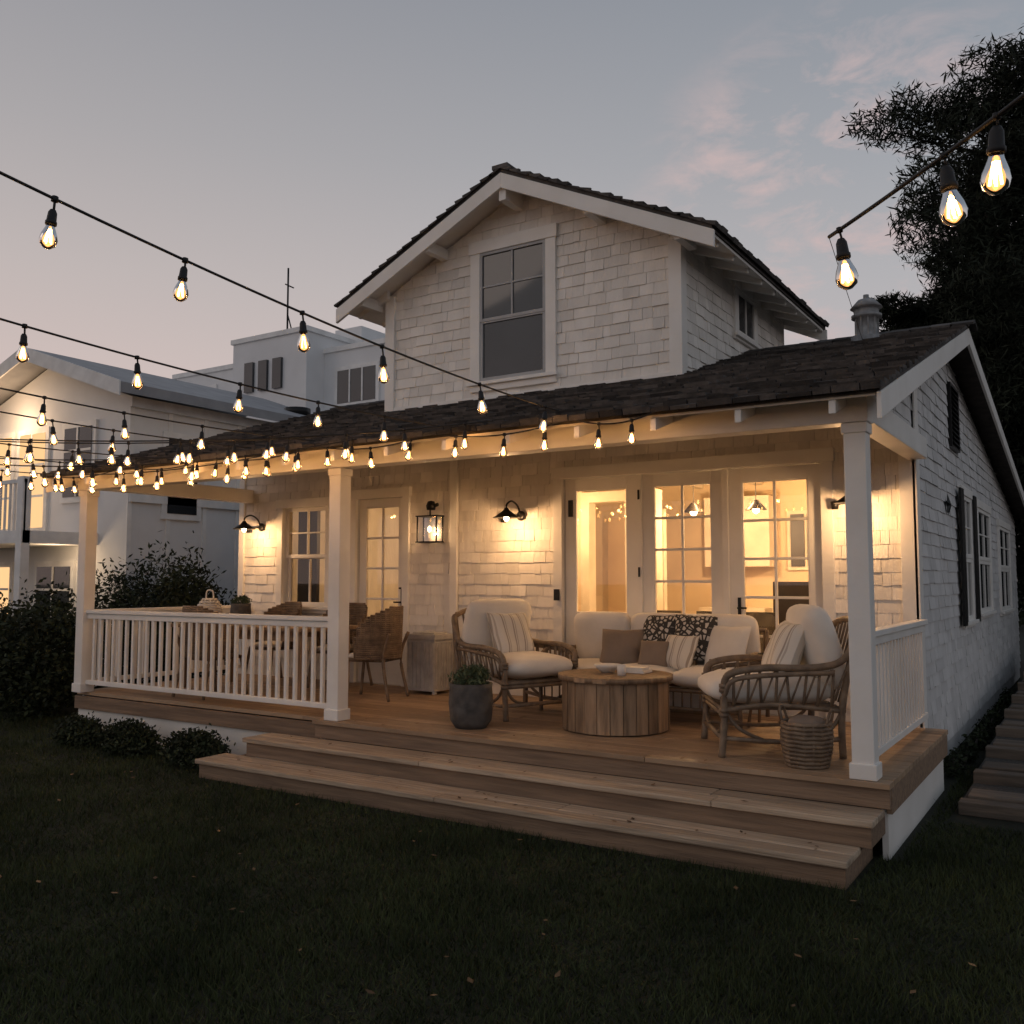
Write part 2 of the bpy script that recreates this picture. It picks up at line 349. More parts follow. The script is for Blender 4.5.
# ---- main roof
mb=MB()
XL,XR=-8.72,.23
def slab(y0,y1,x0,x1,t,off=0,mi=0):
    mb.hexa([(x0,y0,rz(y0)-off-t),(x1,y0,rz(y0)-off-t),(x1,y1,rz(y1)-off-t),(x0,y1,rz(y1)-off-t),
             (x0,y0,rz(y0)-off),(x1,y0,rz(y0)-off),(x1,y1,rz(y1)-off),(x0,y1,rz(y1)-off)],mi)
slab(-.4,4.2999,XL,XR,.03,.01)
mb.hexa([(XL,4.3,4.40),(XR,4.3,4.40),(XR,13.3,2.90),(XL,13.3,2.90),(XL,4.3,4.43),(XR,4.3,4.43),(XR,13.3,2.93),(XL,13.3,2.93)])
sl=math.atan(.315)
L1=4.7/math.cos(sl)
Mr=Matrix.Translation((0,-.4,rz(-.4)-.01))@Matrix.Rotation(-(math.pi/2-sl),4,'X')
mb.M=Mr
cs=math.cos(sl)
shingles(mb,XL-.03,XR+.02,-.06,L1,[(-5.95,-2.19,(2.32+.4)/cs,9)],ex=.135,wmin=.1,wmax=.26,t=.038,jit=.024,gap=.008)
mb.M=Matrix.Identity(4)
u=XL
while u<XR:
    if not(-6<u<-2.3):
        mb.hexa([(u,4.12,4.40),(u+.22,4.12,4.40),(u+.22,4.3,4.455),(u,4.3,4.455),(u,4.12,4.43),(u+.22,4.12,4.425),(u+.22,4.3,4.49),(u,4.3,4.495)])
        mb.hexa([(u,4.3,4.455),(u+.22,4.3,4.455),(u+.22,4.5,4.41),(u,4.5,4.41),(u,4.3,4.495),(u+.22,4.3,4.49),(u+.22,4.5,4.44),(u,4.5,4.445)])
    u+=.2
mb.build('main_roof',M_roof,house)
mb=MB()
slab(-.38,4.2,XL+.02,XR-.03,.02,.042,0)
mb.build('porch_ceiling',M_ceil,house)
mb=MB()
x=XL+.12
while x<XR-.1:
    slab(-.39,YW-.01,x-.022,x+.022,.085,.064); x+=.61
mb.build('rafters',M_trim,house,bevel=.003)
mb=MB()
for xx in (XR-.02,XL-.012):
    slab(-.41,4.3,xx,xx+.03,.17,.035)
    mb.hexa([(xx,4.3,4.235),(xx+.03,4.3,4.235),(xx+.03,13.3,2.73),(xx,13.3,2.73),(xx,4.3,4.40),(xx+.03,4.3,4.40),(xx+.03,13.3,2.90),(xx,13.3,2.90)])
mb.bx(-8.62,.09,-.085,.085,2.80,3.0)
mb.bx(-.08,.08,.086,YW-.05,2.82,3.0); mb.bx(-8.6,-8.45,.086,YW,2.82,3.0)
for px in (0,-4.6,-8.52):
    mb.bx(px-.07,px+.07,-.07,.07,.5,2.798)
    mb.bx(px-.085,px+.085,-.085,.085,.5,.60); mb.bx(px-.082,px+.082,-.082,.082,2.73,2.797)
mb.build('porch_posts_and_beams',M_trim,house,bevel=.006)
def railing(mb,x0,x1):
    mb.bx(x0,x1,-.045,.045,1.39,1.43); mb.bx(x0,x1,-.025,.025,1.33,1.388); mb.bx(x0,x1,-.025,.025,.59,.64)
    n=round((x1-x0)/.118)
    for i in range(1,n):
        x=x0+(x1-x0)*i/n; mb.bx(x-.017,x+.017,-.017,.017,.64,1.33)
mb=MB(); railing(mb,-8.44,-4.67)
mb.M=Matrix.Rotation(R(90),4,'Z'); railing(mb,.07,YW-.06)
mb.M=Matrix.Translation((-8.52,0,0))@Matrix.Rotation(R(90),4,'Z'); railing(mb,.07,YW-.06)
mb.build('porch_railing',M_trim,house,bevel=.004)
mb=MB()
y=-.115; w=.138
while y<YW:
    x=-8.66 if y>-.05 else -4.8
    while x<.17:
        l=random.uniform(2.2,3.8); xe=min(x+l,.17)
        if .17-xe<.4: xe=.17
        mb.bx(x,xe-.004,y,min(y+w-.006,YW-.005),.462,.5+random.uniform(-.0015,.0015)); x=xe
    y+=w
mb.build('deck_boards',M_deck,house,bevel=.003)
mb=MB(); mr_=MB()
mr_.bx(-8.64,-4.82,-.02,.015,.31,.455); mr_.bx(-4.79,.16,-.085,-.05,.335,.46)
mr_.bx(.13,.165,-.049,YW-.06,.30,.46)
for (xa,xb,yf,z) in ((-5.35,.13,-.42,.333),(-5.6,.05,-.74,.167)):
    def rowb(ya,yb,zt):
        x=xa
        while x<xb:
            l=random.uniform(1.6,2.9); xe=min(x+l,xb)
            if xb-xe<.5: xe=xb
            mb.bx(x,xe-.003,ya,yb,z-.04,zt+random.uniform(-.0015,.0015)); x=xe
    rowb(yf-.025,yf+.135,z); rowb(yf+.143,yf+.333,z+.001)
    mr_.bx(xa+.02,xb-.02,yf+.012,yf+.04,z-.167,z-.041)
    mr_.bx(xa+.02,xa+.05,yf+.041,.0 if z>.2 else -.1,z-.167,z-.041); mr_.bx(xb-.05,xb-.02,yf+.041,-.0,z-.167,z-.041)
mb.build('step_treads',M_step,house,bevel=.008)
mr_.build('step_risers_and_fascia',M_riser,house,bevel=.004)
mb=MB()
mb.bx(-8.62,-4.8,.02,.06,-.1,.308); mb.bx(.09,.128,-.0,YW-.06,-.1,.45); mb.bx(-8.62,-8.58,.06,YW,-.1,.45)
mb.build('porch_skirting',M_trim,house)

# ---- upper storey
UX0,UX1,UY=-5.97,-2.17,2.3; CX=-4.07
uz=lambda x: 6.29-.475*abs(x-CX)
Mu=Matrix.Translation((0,UY,0)); Mus=Matrix.Translation((UX1,0,0))@Matrix.Rotation(R(90),4,'Z')
upwin=(-4.60,-3.72,4.03,5.53); upside=(3.95,4.6,4.62,5.15)
mb=MB()
mb.M=Mu; mb.prism([(UX0,3.2),(UX1,3.2),(UX1,uz(UX1)-.12),(CX,uz(CX)-.12),(UX0,uz(UX0)-.12)],0,.14)
mb.M=Mus; mb.bx(UY+.141,5.8,.0,.14,3.2,uz(UX1)-.12)
mb.M=Matrix.Identity(4); mb.bx(UX0,UX0+.14,UY+.141,5.8,3.2,uz(UX0)-.12); mb.M=Matrix.Translation((0,5.801,0)); mb.prism([(UX0,3.2),(UX1,3.2),(UX1,uz(UX1)-.12),(CX,uz(CX)-.12),(UX0,uz(UX0)-.12)],0,.14)
mb.build('upper_walls',M_shing,house)
mb=MB(); mb.M=Mu
shingles(mb,UX0,UX1,3.72,6.3,[ex(upwin,.09),(UX1-.1,UX1+.1,0,9),(UX0-.1,UX0+.1,0,9)],top=lambda u:uz(u)-.12,wmin=.08,wmax=.30)
mb.build('gable_shingles',M_shing,house)
mb=MB(); mb.M=Mus
shingles(mb,UY,5.8,3.7,5.3,[ex(upside,.07),(UY-.1,UY+.1,0,9)],bot=lambda u:rz(u)+.02)
mb.build('upper_side_shingles',M_shing,house)
mb=MB(); gl=MB(); gf=MB(); mb.M=gl.M=gf.M=Mu
trimframe(mb,*upwin,w=.13)
sash(gf,gl,upwin[0],upwin[1],4.72,upwin[3],-.042,2,2,fr=.035); sash(gf,gl,upwin[0],upwin[1],upwin[2],4.74,-.034,1,1,fr=.04)
mb.bx(UX1-.1,UX1+.04,-.045,.0,3.75,uz(UX1)-.14); mb.bx(UX0-.04,UX0+.1,-.045,.0,3.72,uz(UX0)-.14)
mb.bx(UX0+.1,UX1-.1,-.04,-.0,3.76,3.86)
mb.M=gl.M=Mus
mb.bx(UY-.0,UY+.1,-.04,.0,3.8,uz(UX1)-.14)
trimframe(mb,*upside,w=.08); sash(mb,gl,*upside,-.042,2,1)
mb.build('upper_window_frames',M_trim,house,bevel=.004)
gf.build('upper_window_sashes',mat('grey_sash_paint',(.42,.42,.42),rough=.5),house)
gl.build('upper_window_glass',M_darkglass,house)
y0,y1=1.9,6.12
mb=MB()
for s in (1,-1):
    def P(x,y,o): return (CX+s*x,y,6.29-.475*x-o)
    mb.hexa([P(0,y0,.06),P(2.4,y0,.06),P(2.4,y1,.06),P(0,y1,.06),P(0,y0,.015),P(2.4,y0,.015),P(2.4,y1,.015),P(0,y1,.015)])
    ua=math.atan(.475)
    X=Vector((0,1 if s>0 else -1,0)); Z=Vector((-s*math.cos(ua),0,math.sin(ua))); Y=Z.cross(X)
    Mx=Matrix(((X.x,Y.x,Z.x,CX+s*2.4),(X.y,Y.y,Z.y,0),(X.z,Y.z,Z.z,5.15-.015),(0,0,0,1)))
    mb.M=Mx
    a,b=(y0-.03,y1) if s>0 else (-y1,-y0+.03)
    shingles(mb,a,b,-.04,2.4/math.cos(ua),[],ex=.135,wmin=.1,wmax=.26,t=.038,jit=.024,gap=.008)
    mb.M=Matrix.Identity(4)
mb.bx(CX-.1,CX+.1,y0-.03,y1,6.27,6.315)
mb.build('upper_roof',M_roof,house)
mb=MB()
for s in (1,-1):
    for (ya,yb) in ((y0-.012,y0+.028),(y1-.03,y1+.01)):
        mb.hexa([P2 for P2 in [(CX+s*0,ya,6.06),(CX+s*2.42,ya,4.915),(CX+s*2.42,yb,4.915),(CX,yb,6.06),(CX,ya,6.23),(CX+s*2.42,ya,5.085),(CX+s*2.42,yb,5.085),(CX,yb,6.23)]])
    y=y0+.3
    while y<y1:
        mb.hexa([(CX+s*1.86,y,5.20),(CX+s*2.33,y,5.03),(CX+s*2.33,y+.05,5.03),(CX+s*1.86,y+.05,5.20),(CX+s*1.86,y,5.345),(CX+s*2.36,y,5.105),(CX+s*2.36,y+.05,5.105),(CX+s*1.86,y+.05,5.345)]); y+=.46
    for xo in (1.05,2.05):
        zt=6.29-.475*xo-.08; mb.bx(CX+s*xo-.04,CX+s*xo+.04,y0+.029,UY-.0,zt-.16,zt-.03)
    mb.hexa([(CX+s*0,y0+.03,6.19),(CX+s*2.38,y0+.03,5.06),(CX+s*2.38,y1-.04,5.06),(CX,y1-.04,6.19),(CX,y0+.03,6.225),(CX+s*2.38,y0+.03,5.095),(CX+s*2.38,y1-.04,5.095),(CX,y1-.04,6.225)])
mb.bx(CX-.045,CX+.045,y0+.029,UY,5.93,6.12)
mb.build('upper_roof_boards',M_trim,house,bevel=.003)
mb=MB()
mb.lathe([(.18,-.1),(.18,.05),(.115,.06),(.115,.26),(.16,.27),(.16,.30),(.13,.31),(.13,.37),(.17,.38),(.09,.47),(.03,.49),(.03,.53),(0,.53)],(-.75,4.15,4.36),18)
for k in range(10): a=k*.628; mb.bx(-.75+.118*math.cos(a)-.008,-.75+.118*math.cos(a)+.008,4.15+.118*math.sin(a)-.008,4.15+.118*math.sin(a)+.008,4.42,4.63)
mb.build('roof_vent',M_vent,house)

# ================================================================= LIGHT FIXTURES
def plight(name,loc,e,parent,r=.03,col=(1,.56,.25)):
    l=bpy.data.lights.new(name,'POINT'); l.energy=e; l.color=col; l.shadow_soft_size=r
    o=bpy.data.objects.new(name,l); link(o); o.location=loc; o.parent=parent; return o
for (x,dx) in ((-8.25,0),(-4.1,0),(-.5,0)):
    e=empty('wall_sconce',(x,YW-.03,2.5))
    mb=MB()
    mb.M=Matrix.Rotation(R(90),4,'X'); mb.lathe([(0,0),(.055,0),(.055,.02),(.03,.03),(0,.03)],(0,-.02,0),16); mb.M=Matrix.Identity(4)
    mb.tube(smooth_path([(0,-.02,-.02),(0,-.08,.08),(0,-.20,.13),(0,-.30,.09),(0,-.31,.03)]),.011,8)
    mb.tube([(0,-.02,-.02),(-.12,-.05,-.03),(-.2,-.06,-.05)],.012,6); mb.lathe([(.0,-.04),(.03,-.04),(.04,.03),(0,.04)],(-.2,-.06,-.05),10)
    mb.lathe([(.02,.05),(.03,.03),(.05,.01),(.12,-.04),(.15,-.055),(.145,-.06),(.11,-.045),(.04,0)],(0,-.31,0),20)
    mb.build('arm_and_shade',M_dark,e)
    mb=MB(); mb.lathe([(0,-.10),(.02,-.09),(.03,-.065),(.022,-.035),(.012,-.01),(0,-.01)],(0,-.31,0),12); mb.build('bulb',M_shadebulb,e)
    plight('lamp',(0,-.31,-.12),19,e,.035)
for p,en in (((-2.6,4.5,2.5),95),((-1.2,4.9,2.5),90),((-4.3,3.4,2.5),52),((-6.6,4.6,2.5),60)):
    plight('room_lamp',p,en,house,.06,(1,.62,.29))

# string lights
GP=[(0.0,.0),(.014,0),(.018,-.015),(.029,-.043),(.033,-.063),(.028,-.082),(.013,-.095),(0,-.098)]
cnt=0
def strand(p0,p1,sag,ts,energy=1.9,cord=.006,drop=.05,leader=None,sc=1.0):
    global cnt
    e=empty('string_lights')
    p0=Vector(p0);p1=Vector(p1)
    f=lambda t: p0.lerp(p1,t)-Vector((0,0,sag*4*t*(1-t)))
    mc=MB(); mg=MB(); mf=MB()
    mc.tube([f(i/40) for i in range(41)],cord,6)
    if leader: mc.tube([p0,Vector(leader)],.0015,4)
    for t in ts:
        q=f(t); d=drop*random.uniform(.6,1.2)
        a=random.uniform(-.14,.14); b=random.uniform(-.14,.14)
        M=Matrix.Translation(q)@Matrix.Rotation(a,4,'X')@Matrix.Rotation(b,4,'Y')
        mc.M=mg.M=mf.M=M
        mc.tube([(0,0,0),(.004,0,-d)],.005,5)
        mc.lathe([(0,.012),(.012,.01),(.014,-.01),(.0,-.012)],(0,0,0),8)
        mc.lathe([(0,0),(.010,0),(.016,-.012),(.018,-.045),(.021,-.048),(.021,-.06),(0,-.062)],(0,0,-d),10,sc=sc)
        mg.lathe(GP,(0,0,-d-.058*sc),14,sc=sc)
        for k in range(4):
            an=k*math.pi/2; mf.tube([(.005*sc*math.cos(an),.005*sc*math.sin(an),-d-.078*sc),(.013*sc*math.cos(an),.013*sc*math.sin(an),-d-.132*sc)],.0032*sc,4,smooth=False)
        mc.M=mg.M=mf.M=Matrix.Identity(4)
        cnt+=1
        if energy and cnt%2==0 and q.y>-3.0: plight('bulb_light',M@Vector((0,0,-d-.105*sc)),energy*2,e,.018)
    mc.build('cord_and_sockets',M_cord,e); mg.build('bulb_glass',M_bulb,e); mf.build('filaments',M_fil,e)
    return e
ys=[-6.6,-5.3,-4.40,-3.80,-3.09,-2.47,-1.49,-.62]
strand((-1.85,-8,3.75),(-2.02,-.42,3.02),.2,[(y+8)/7.58 for y in ys])
for i,x in enumerate((-3.2,-4.35,-5.5,-6.7,-7.9)):
    off=random.random()*.4
    n=[]; y=-7.6+off
    while y<-.5: n.append((y+8)/7.58); y+=random.uniform(.5,.72)
    strand((x-.1,-8,3.55),(x+random.uniform(-.2,.2),-.42,3.0),.2+.04*(i%2),n,sc=.95)
strand((-9.8,-3.0,3.35),(-2.6,-.43,3.0),.22,[.06+.065*i for i in range(15)],sc=.95)
strand((-9.8,-3.0,3.3),(-3.9,-.43,2.98),.34,[.08+.075*i for i in range(13)],sc=.95)
strand((-9.8,-3.0,3.25),(-6.1,-.43,2.98),.15,[.1+.11*i for i in range(9)],sc=.95)
strand((-9.8,-5.4,3.4),(-3.3,-.43,3.0),.30,[.1+.075*i for i in range(12)],sc=.95)
strand((-9.8,-1.2,3.15),(-4.7,-.43,2.95),.22,[.08+.085*i for i in range(11)],sc=.95)
xs=[-8.65,-7.2,-5.9,-4.5,-3.2,-1.9,-1.2]
for a,b in zip(xs,xs[1:]):
    k=max(2,int((b-a)/.33)); strand((a,-.45,2.95),(b,-.45,2.95),.07,[(j+.5+random.uniform(-.15,.15))/k for j in range(k)],energy=2.4,drop=.035,sc=.95)
strand((.42,-2.38,3.22),(3.2,-5.1,3.68),.10,[.02,.185,.25,.40,.55,.7],leader=(.2,-.4,3.02),cord=.008,sc=1.4,drop=.04)
for p in ((-9.8,-3.0),(-9.8,-8),(3.3,-8)):
    e=empty('string_light_pole',(p[0],p[1],0)); mb=MB(); mb.lathe([(0,0),(.05,0),(.045,3.8),(0,3.82)],(0,0,0),12); mb.build('pole',M_path,e)
for p in ((-9.8,-5.4),(-9.8,-1.2)):
    e=empty('string_light_pole',(p[0],p[1],0)); mb=MB(); mb.lathe([(0,0),(.04,0),(.035,3.45),(0,3.47)],(0,0,0),12); mb.build('pole',M_path,e)
e=empty('support_cable'); mb=MB(); mb.tube([(-9.8,-8,3.6),(-1.85,-8,3.62),(3.3,-8,3.75)],.004,5); mb.tube([(3.3,-8,3.75),(3.2,-5.1,3.68)],.004,5); mb.build('cable',M_dark,e)

# ================================================================= FURNITURE
DZ=.502
def pillow(parent,c,size,rx,rzr,m,th=.16):
    mb=MB(); n=14; vs=[];fs=[]
    for s in (1,-1):
        for i in range(n+1):
            for j in range(n+1):
                u=-1+2*i/n; v=-1+2*j/n
                pinch=1-.07*((1-abs(u))*abs(v)+(1-abs(v))*abs(u))
                t=s*(max(0,(1-u**4))**.55)*(max(0,(1-v**4))**.55)*th/2*(1+.08*math.sin(5*u+3*v))
                vs.append((u*size/2*pinch,t,v*size/2*pinch))
    for s in range(2):
        b=s*(n+1)**2
        for i in range(n):
            for j in range(n):
                q=[b+i*(n+1)+j,b+(i+1)*(n+1)+j,b+(i+1)*(n+1)+j+1,b+i*(n+1)+j+1]; fs.append(tuple(q if s==0 else q[::-1]))
    mb.add(vs,fs,0,True)
    return mb.build('throw_pillow',m,parent,matrix=Matrix.Translation(c)@Matrix.Rotation(rzr,4,'Z')@Matrix.Rotation(rx,4,'X'))
def armchair(loc,ang,pil,s_=1.1):
    e=empty('rattan_armchair',loc,ang); e.scale=(s_,s_,s_); mb=MB(); r=.024
    W=.36
    for s in (-1,1):
        x=s*W
        mb.tube(smooth_path([(x,-.42,0),(x,-.40,.25),(x,-.40,.44),(x*1.06,-.36,.54),(x*1.1,-.15,.58),(x*1.08,.15,.58),(x*1.0,.36,.62),(x*.96,.46,.76),(x*.9,.50,.82)]),r,8)
        mb.tube(smooth_path([(x*1.05,-.40,.40),(x*1.1,-.34,.50),(x*1.15,-.1,.535),(x*1.1,.3,.55)]),.017,7)
        mb.tube(smooth_path([(x,.36,0),(x,.36,.3),(x*.98,.42,.6),(x*.9,.50,.82)]),r,8)
        mb.tube(smooth_path([(x*1.02,-.40,.30),(x*1.03,-.1,.34),(x,.37,.30)]),.018,7)
        mb.tube(smooth_path([(x*1.0,-.40,.12),(x,0,.10),(x,.36,.12)]),.016,7)
        for k in range(8):
            yy=-.34+k*.09; mb.tube([(x*1.03,yy,.33),(x*1.08,yy+random.uniform(-.03,.03),.57)],.010,5)
            mb.tube([(x*1.03,yy,.33),(x*1.08,yy+.09,.57)],.007,5)
        mb.tube(smooth_path([(x,-.40,.30),(x,-.30,.18),(x,-.15,.11)]),.013,6); mb.tube(smooth_path([(x,.36,.30),(x,.28,.18),(x,.12,.11)]),.013,6)
        mb.tube(smooth_path([(x,-.40,.29),(x*.8,-.41,.17),(x*.5,-.41,.13)]),.013,6)
        for zz in (.27,.30,.43,.46): mb.lathe([(0,-.012),(.032,-.012),(.032,.012),(0,.012)],(x,-.40,zz),8)
    for zz,yy in ((.30,-.40),(.27,-.40),(.30,.37),(.12,-.41)): mb.tube([(-W,yy,zz),(W,yy,zz)],.018,7)
    for k in range(9): mb.tube([(-W+.04+k*.08,-.4,.31),(-W+.04+k*.08,.38,.31)],.01,5)
    mb.tube(smooth_path([(-W*.9,.50,.82),(-W*.5,.54,.87),(0,.55,.88),(W*.5,.54,.87),(W*.9,.50,.82)]),r,8)
    for k in range(9):
        x=-W*.8+k*W*.2; mb.tube(smooth_path([(x,.38,.34),(x,.46,.60),(x,.53,.86)]),.010,5)
    mb.build('frame',M_rattan,e)
    mb=MB(); mb.cushion((0,-.07,.42),(.70,.84,.22),.35)
    mb.M=Matrix.Translation((0,.30,.70))@Matrix.Rotation(R(-73),4,'X'); mb.cushion((0,0,0),(.68,.58,.25),.35); mb.M=Matrix.Identity(4)
    mb.build('cushions',M_cream,e)
    pillow(e,(.02,.08,.66),.44,R(-22),.08,pil,.18)
    return e
armchair((-3.50,1.28,DZ),R(66),M_stripe)
armchair((-.82,.74,DZ),R(-60),M_stripe)
e=empty('rattan_sofa',(-2.35,1.93,DZ)); mb=MB(); W=1.0
for s in (-1,1):
    x=s*W
    mb.tube(smooth_path([(x,-.40,0),(x,-.40,.4),(x*1.01,-.34,.56),(x*1.01,0,.6),(x,.34,.58),(x,.38,.8)]),.02,8); mb.tube([(x,.36,0),(x,.38,.8)],.02,8)
    for k in range(8): mb.tube([(x,-.3+k*.085,.3),(x,-.3+k*.085,.58)],.009,5)
for zz,yy in ((.28,-.4),(.12,-.4),(.28,.36),(.8,.38)): mb.tube([(-W,yy,zz),(W,yy,zz)],.018,7)
for k in range(24): mb.tube([(-W+.04+k*.084,.37,.28),(-W+.04+k*.084,.38,.8)],.008,5); mb.tube([(-W+.04+k*.084,-.4,.12),(-W+.04+k*.084,-.4,.28)],.008,5)
for k in range(3): mb.tube([(-W,-.3+.3*k,.28),(W,-.3+.3*k,.28)],.015,6)
mb.build('frame',M_rattan,e)
mb=MB()
for k in (-1,0,1):
    mb.cushion((k*.645,-.05,.38),(.655,.78,.21),.3)
    mb.M=Matrix.Translation((k*.645,.26,.68))@Matrix.Rotation(R(-78),4,'X'); mb.cushion((0,0,0),(.65,.54,.22),.35); mb.M=Matrix.Identity(4)
mb.build('cushions',M_cream,e)
pillow(e,(-.30,-.04,.60),.42,R(-28),.25,M_brownf); pillow(e,(.05,.13,.72),.46,R(-16),-.1,M_pattern); pillow(e,(.42,.10,.72),.46,R(-18),.15,M_pattern)
pillow(e,(.30,-.06,.59),.36,R(-28),-.25,M_stripe); pillow(e,(.74,.02,.64),.44,R(-20),-.3,M_cream); pillow(e,(.08,-.13,.56),.30,R(-30),.1,M_brownf)
e=empty('round_coffee_table',(-2.24,.92,DZ)); mb=MB(); n=26
for i in range(n):
    a0=2*math.pi*i/n+.006; a1=2*math.pi*(i+1)/n-.006; r0,r1=.42,.455+random.uniform(-.004,.004)
    q=[(r1*math.cos(a0),r1*math.sin(a0)),(r1*math.cos(a1),r1*math.sin(a1)),(r0*math.cos(a1),r0*math.sin(a1)),(r0*math.cos(a0),r0*math.sin(a0))]
    mb.hexa([(x,y,.01) for x,y in q]+[(x,y,.425) for x,y in q])
mb.lathe([(0,.0),(.40,.0),(.40,.42),(0,.42)],(0,0,0),30)
for i in range(8):
    y0_=-.49+i*.1225; hw=[math.sqrt(max(0.0,.475**2-t*t)) for t in (y0_+.001,y0_+.1205)]
    if min(hw)<.05: hw=[max(k,.12) for k in hw]
    q=[(-hw[0],y0_+.001),(hw[0],y0_+.001),(hw[1],y0_+.1205),(-hw[1],y0_+.1205)]
    mb.hexa([(x,y,.426) for x,y in q]+[(x,y,.462) for x,y in q])
mb.lathe([(.476,.424),(.492,.424),(.492,.464),(.476,.464)],(0,0,0),40)
mb.build('drum',M_table,e)
mb=MB(); mb.lathe([(0,0),(.05,0),(.11,.05),(.12,.07),(.11,.068),(.04,.02),(0,.02)],(-.1,.05,.465),20); mb.lathe([(0,0),(.035,0),(.04,.09),(.034,.09),(.03,.01),(0,.01)],(.12,-.12,.465),16)
mb.bx(-.02,.22,.1,.28,.465,.49); mb.bx(.0,.2,.11,.27,.491,.512)
mb.build('bowl_mug_books',M_cream,e)
def leaves_np(centers,size,aspect,name,material,parent=None,up=0):
    n=len(centers); c=np.asarray(centers)
    d=rng.normal(size=(n,3)); d[:,2]+=up; d/=np.linalg.norm(d,axis=1)[:,None]
    e=rng.normal(size=(n,3)); e-= (e*d).sum(1)[:,None]*d; e/=np.linalg.norm(e,axis=1)[:,None]
    s=size*rng.uniform(.6,1.3,size=(n,1)); w=s*aspect
    v=np.stack([c-d*s*.5, c+e*w*.5, c+d*s*.5, c-e*w*.5],1).reshape(-1,3)
    return fastmesh(name,v,n,4,material,parent)
def fastmesh(name,v,n,k,material,parent=None):
    me=bpy.data.meshes.new(name); me.vertices.add(n*k); me.vertices.foreach_set('co',v.astype(np.float32).ravel())
    me.loops.add(n*k); me.loops.foreach_set('vertex_index',np.arange(n*k,dtype=np.int32))
    me.polygons.add(n); me.polygons.foreach_set('loop_start',np.arange(0,n*k,k,dtype=np.int32))
    me.update(calc_edges=True); me.materials.append(material)
    o=bpy.data.objects.new(name,me); link(o)
    if parent:o.parent=parent
    return o
def blob(cs,n):
    out=[]
    tot=sum(r[0]*r[1]*r[2] for _,r in cs)
    for c,r in cs:
        k=int(n*r[0]*r[1]*r[2]/tot)+5
        d=rng.normal(size=(k,3)); d/=np.linalg.norm(d,axis=1)[:,None]; rad=rng.uniform(.35,1,size=(k,1))**.5*(1+.15*rng.normal(size=(k,1)))
        out.append(np.array(c)+d*rad*np.array(r))
    return np.concatenate(out)
def shrub(name,clumps,n,size,material=M_leaf,asp=.5):
    e=empty(name,(clumps[0][0][0],clumps[0][0][1],0)); o0=np.array([clumps[0][0][0],clumps[0][0][1],0])
    pts=blob(clumps,n)-o0; pts=pts[pts[:,2]>.0]
    leaves_np(pts,size,asp,'leaves',material,e)
    mb=MB()
    for c,r in clumps[:12]:
        q=Vector(c)-Vector(o0); mb.tube([(q.x*.5,q.y*.5,0),(q.x*.8,q.y*.8,q.z*.6),(q.x,q.y,q.z+r[2]*.5)],[.025,.018,.006],5)
    mb.build('stems',M_bark,e); return e
def planter(loc,s=1,nm='potted_plant'):
    e=empty(nm,loc); mb=MB(); mb.lathe([(0,0),(.13*s,0),(.17*s,.06*s),(.185*s,.2*s),(.175*s,.32*s),(.18*s,.36*s),(.16*s,.36*s),(.15*s,.31*s),(0,.31*s)],(0,0,0),22); mb.build('pot',M_pot,e)
    pts=blob([((0,0,.40*s),(.17*s,.17*s,.09*s)),((.06*s,0,.44*s),(.1*s,.1*s,.08*s))],int(900)); leaves_np(pts,.05*s,.3,'leaves',M_leafp,e,up=.8)
planter((-3.32,.30,DZ),1.05)
e=empty('galvanised_bin',(-5.15,2.08,DZ)); mb=MB()
mb.bx(-.2,.2,-.17,.17,.03,.60); mb.bx(-.215,.215,-.185,.185,.60,.66); mb.bx(-.15,.15,-.12,.12,.661,.68)
for k in range(7): mb.bx(-.19+k*.06,-.17+k*.06,-.182,-.171,.06,.57); mb.bx(.201,.212,-.15+k*.048,-.135+k*.048,.06,.57)
for a in (-1,1):
    for b in (-1,1): mb.bx(a*.19-.02,a*.19+.02,b*.16-.02,b*.16+.02,0,.029)
mb.build('bin_body',M_galv,e,bevel=.01)
e=empty('wall_lantern',(-5.32,2.36,2.38)); mb=MB()
for a in (-1,1):
    for b in (0,1): mb.bx(a*.14-.007,a*.14+.007,-.14+b*.12,-.126+b*.12,-.16,.13)
mb.bx(-.155,.155,-.15,.0,.13,.145);mb.bx(-.155,.155,-.15,.0,-.175,-.16)
mb.lathe([(0,-.05),(.05,-.05),(.06,.0),(.04,.05),(0,.06)],(.02,-.08,.26),12); mb.tube([(.02,-.08,.25),(.12,-.08,.27)],.022,8); mb.tube([(0,-.07,.145),(0,-.07,.22)],.01,6)
mb.build('frame',M_dark,e); mb=MB(); mb.quad([(-.13,-.133,-.155),(.13,-.133,-.155),(.13,-.133,.125),(-.13,-.133,.125)]); mb.bx(-.13,.13,-.02,-.01,-.155,.125); mb.build('glass',M_glass,e)
mb=MB(); mb.lathe([(0,0),(.016,.01),(.02,.04),(.012,.065),(0,.07)],(0,-.08,-.05),12); mb.build('bulb',M_shadebulb,e)
plight('lamp',(0,-.08,-.07),3,e,.02)
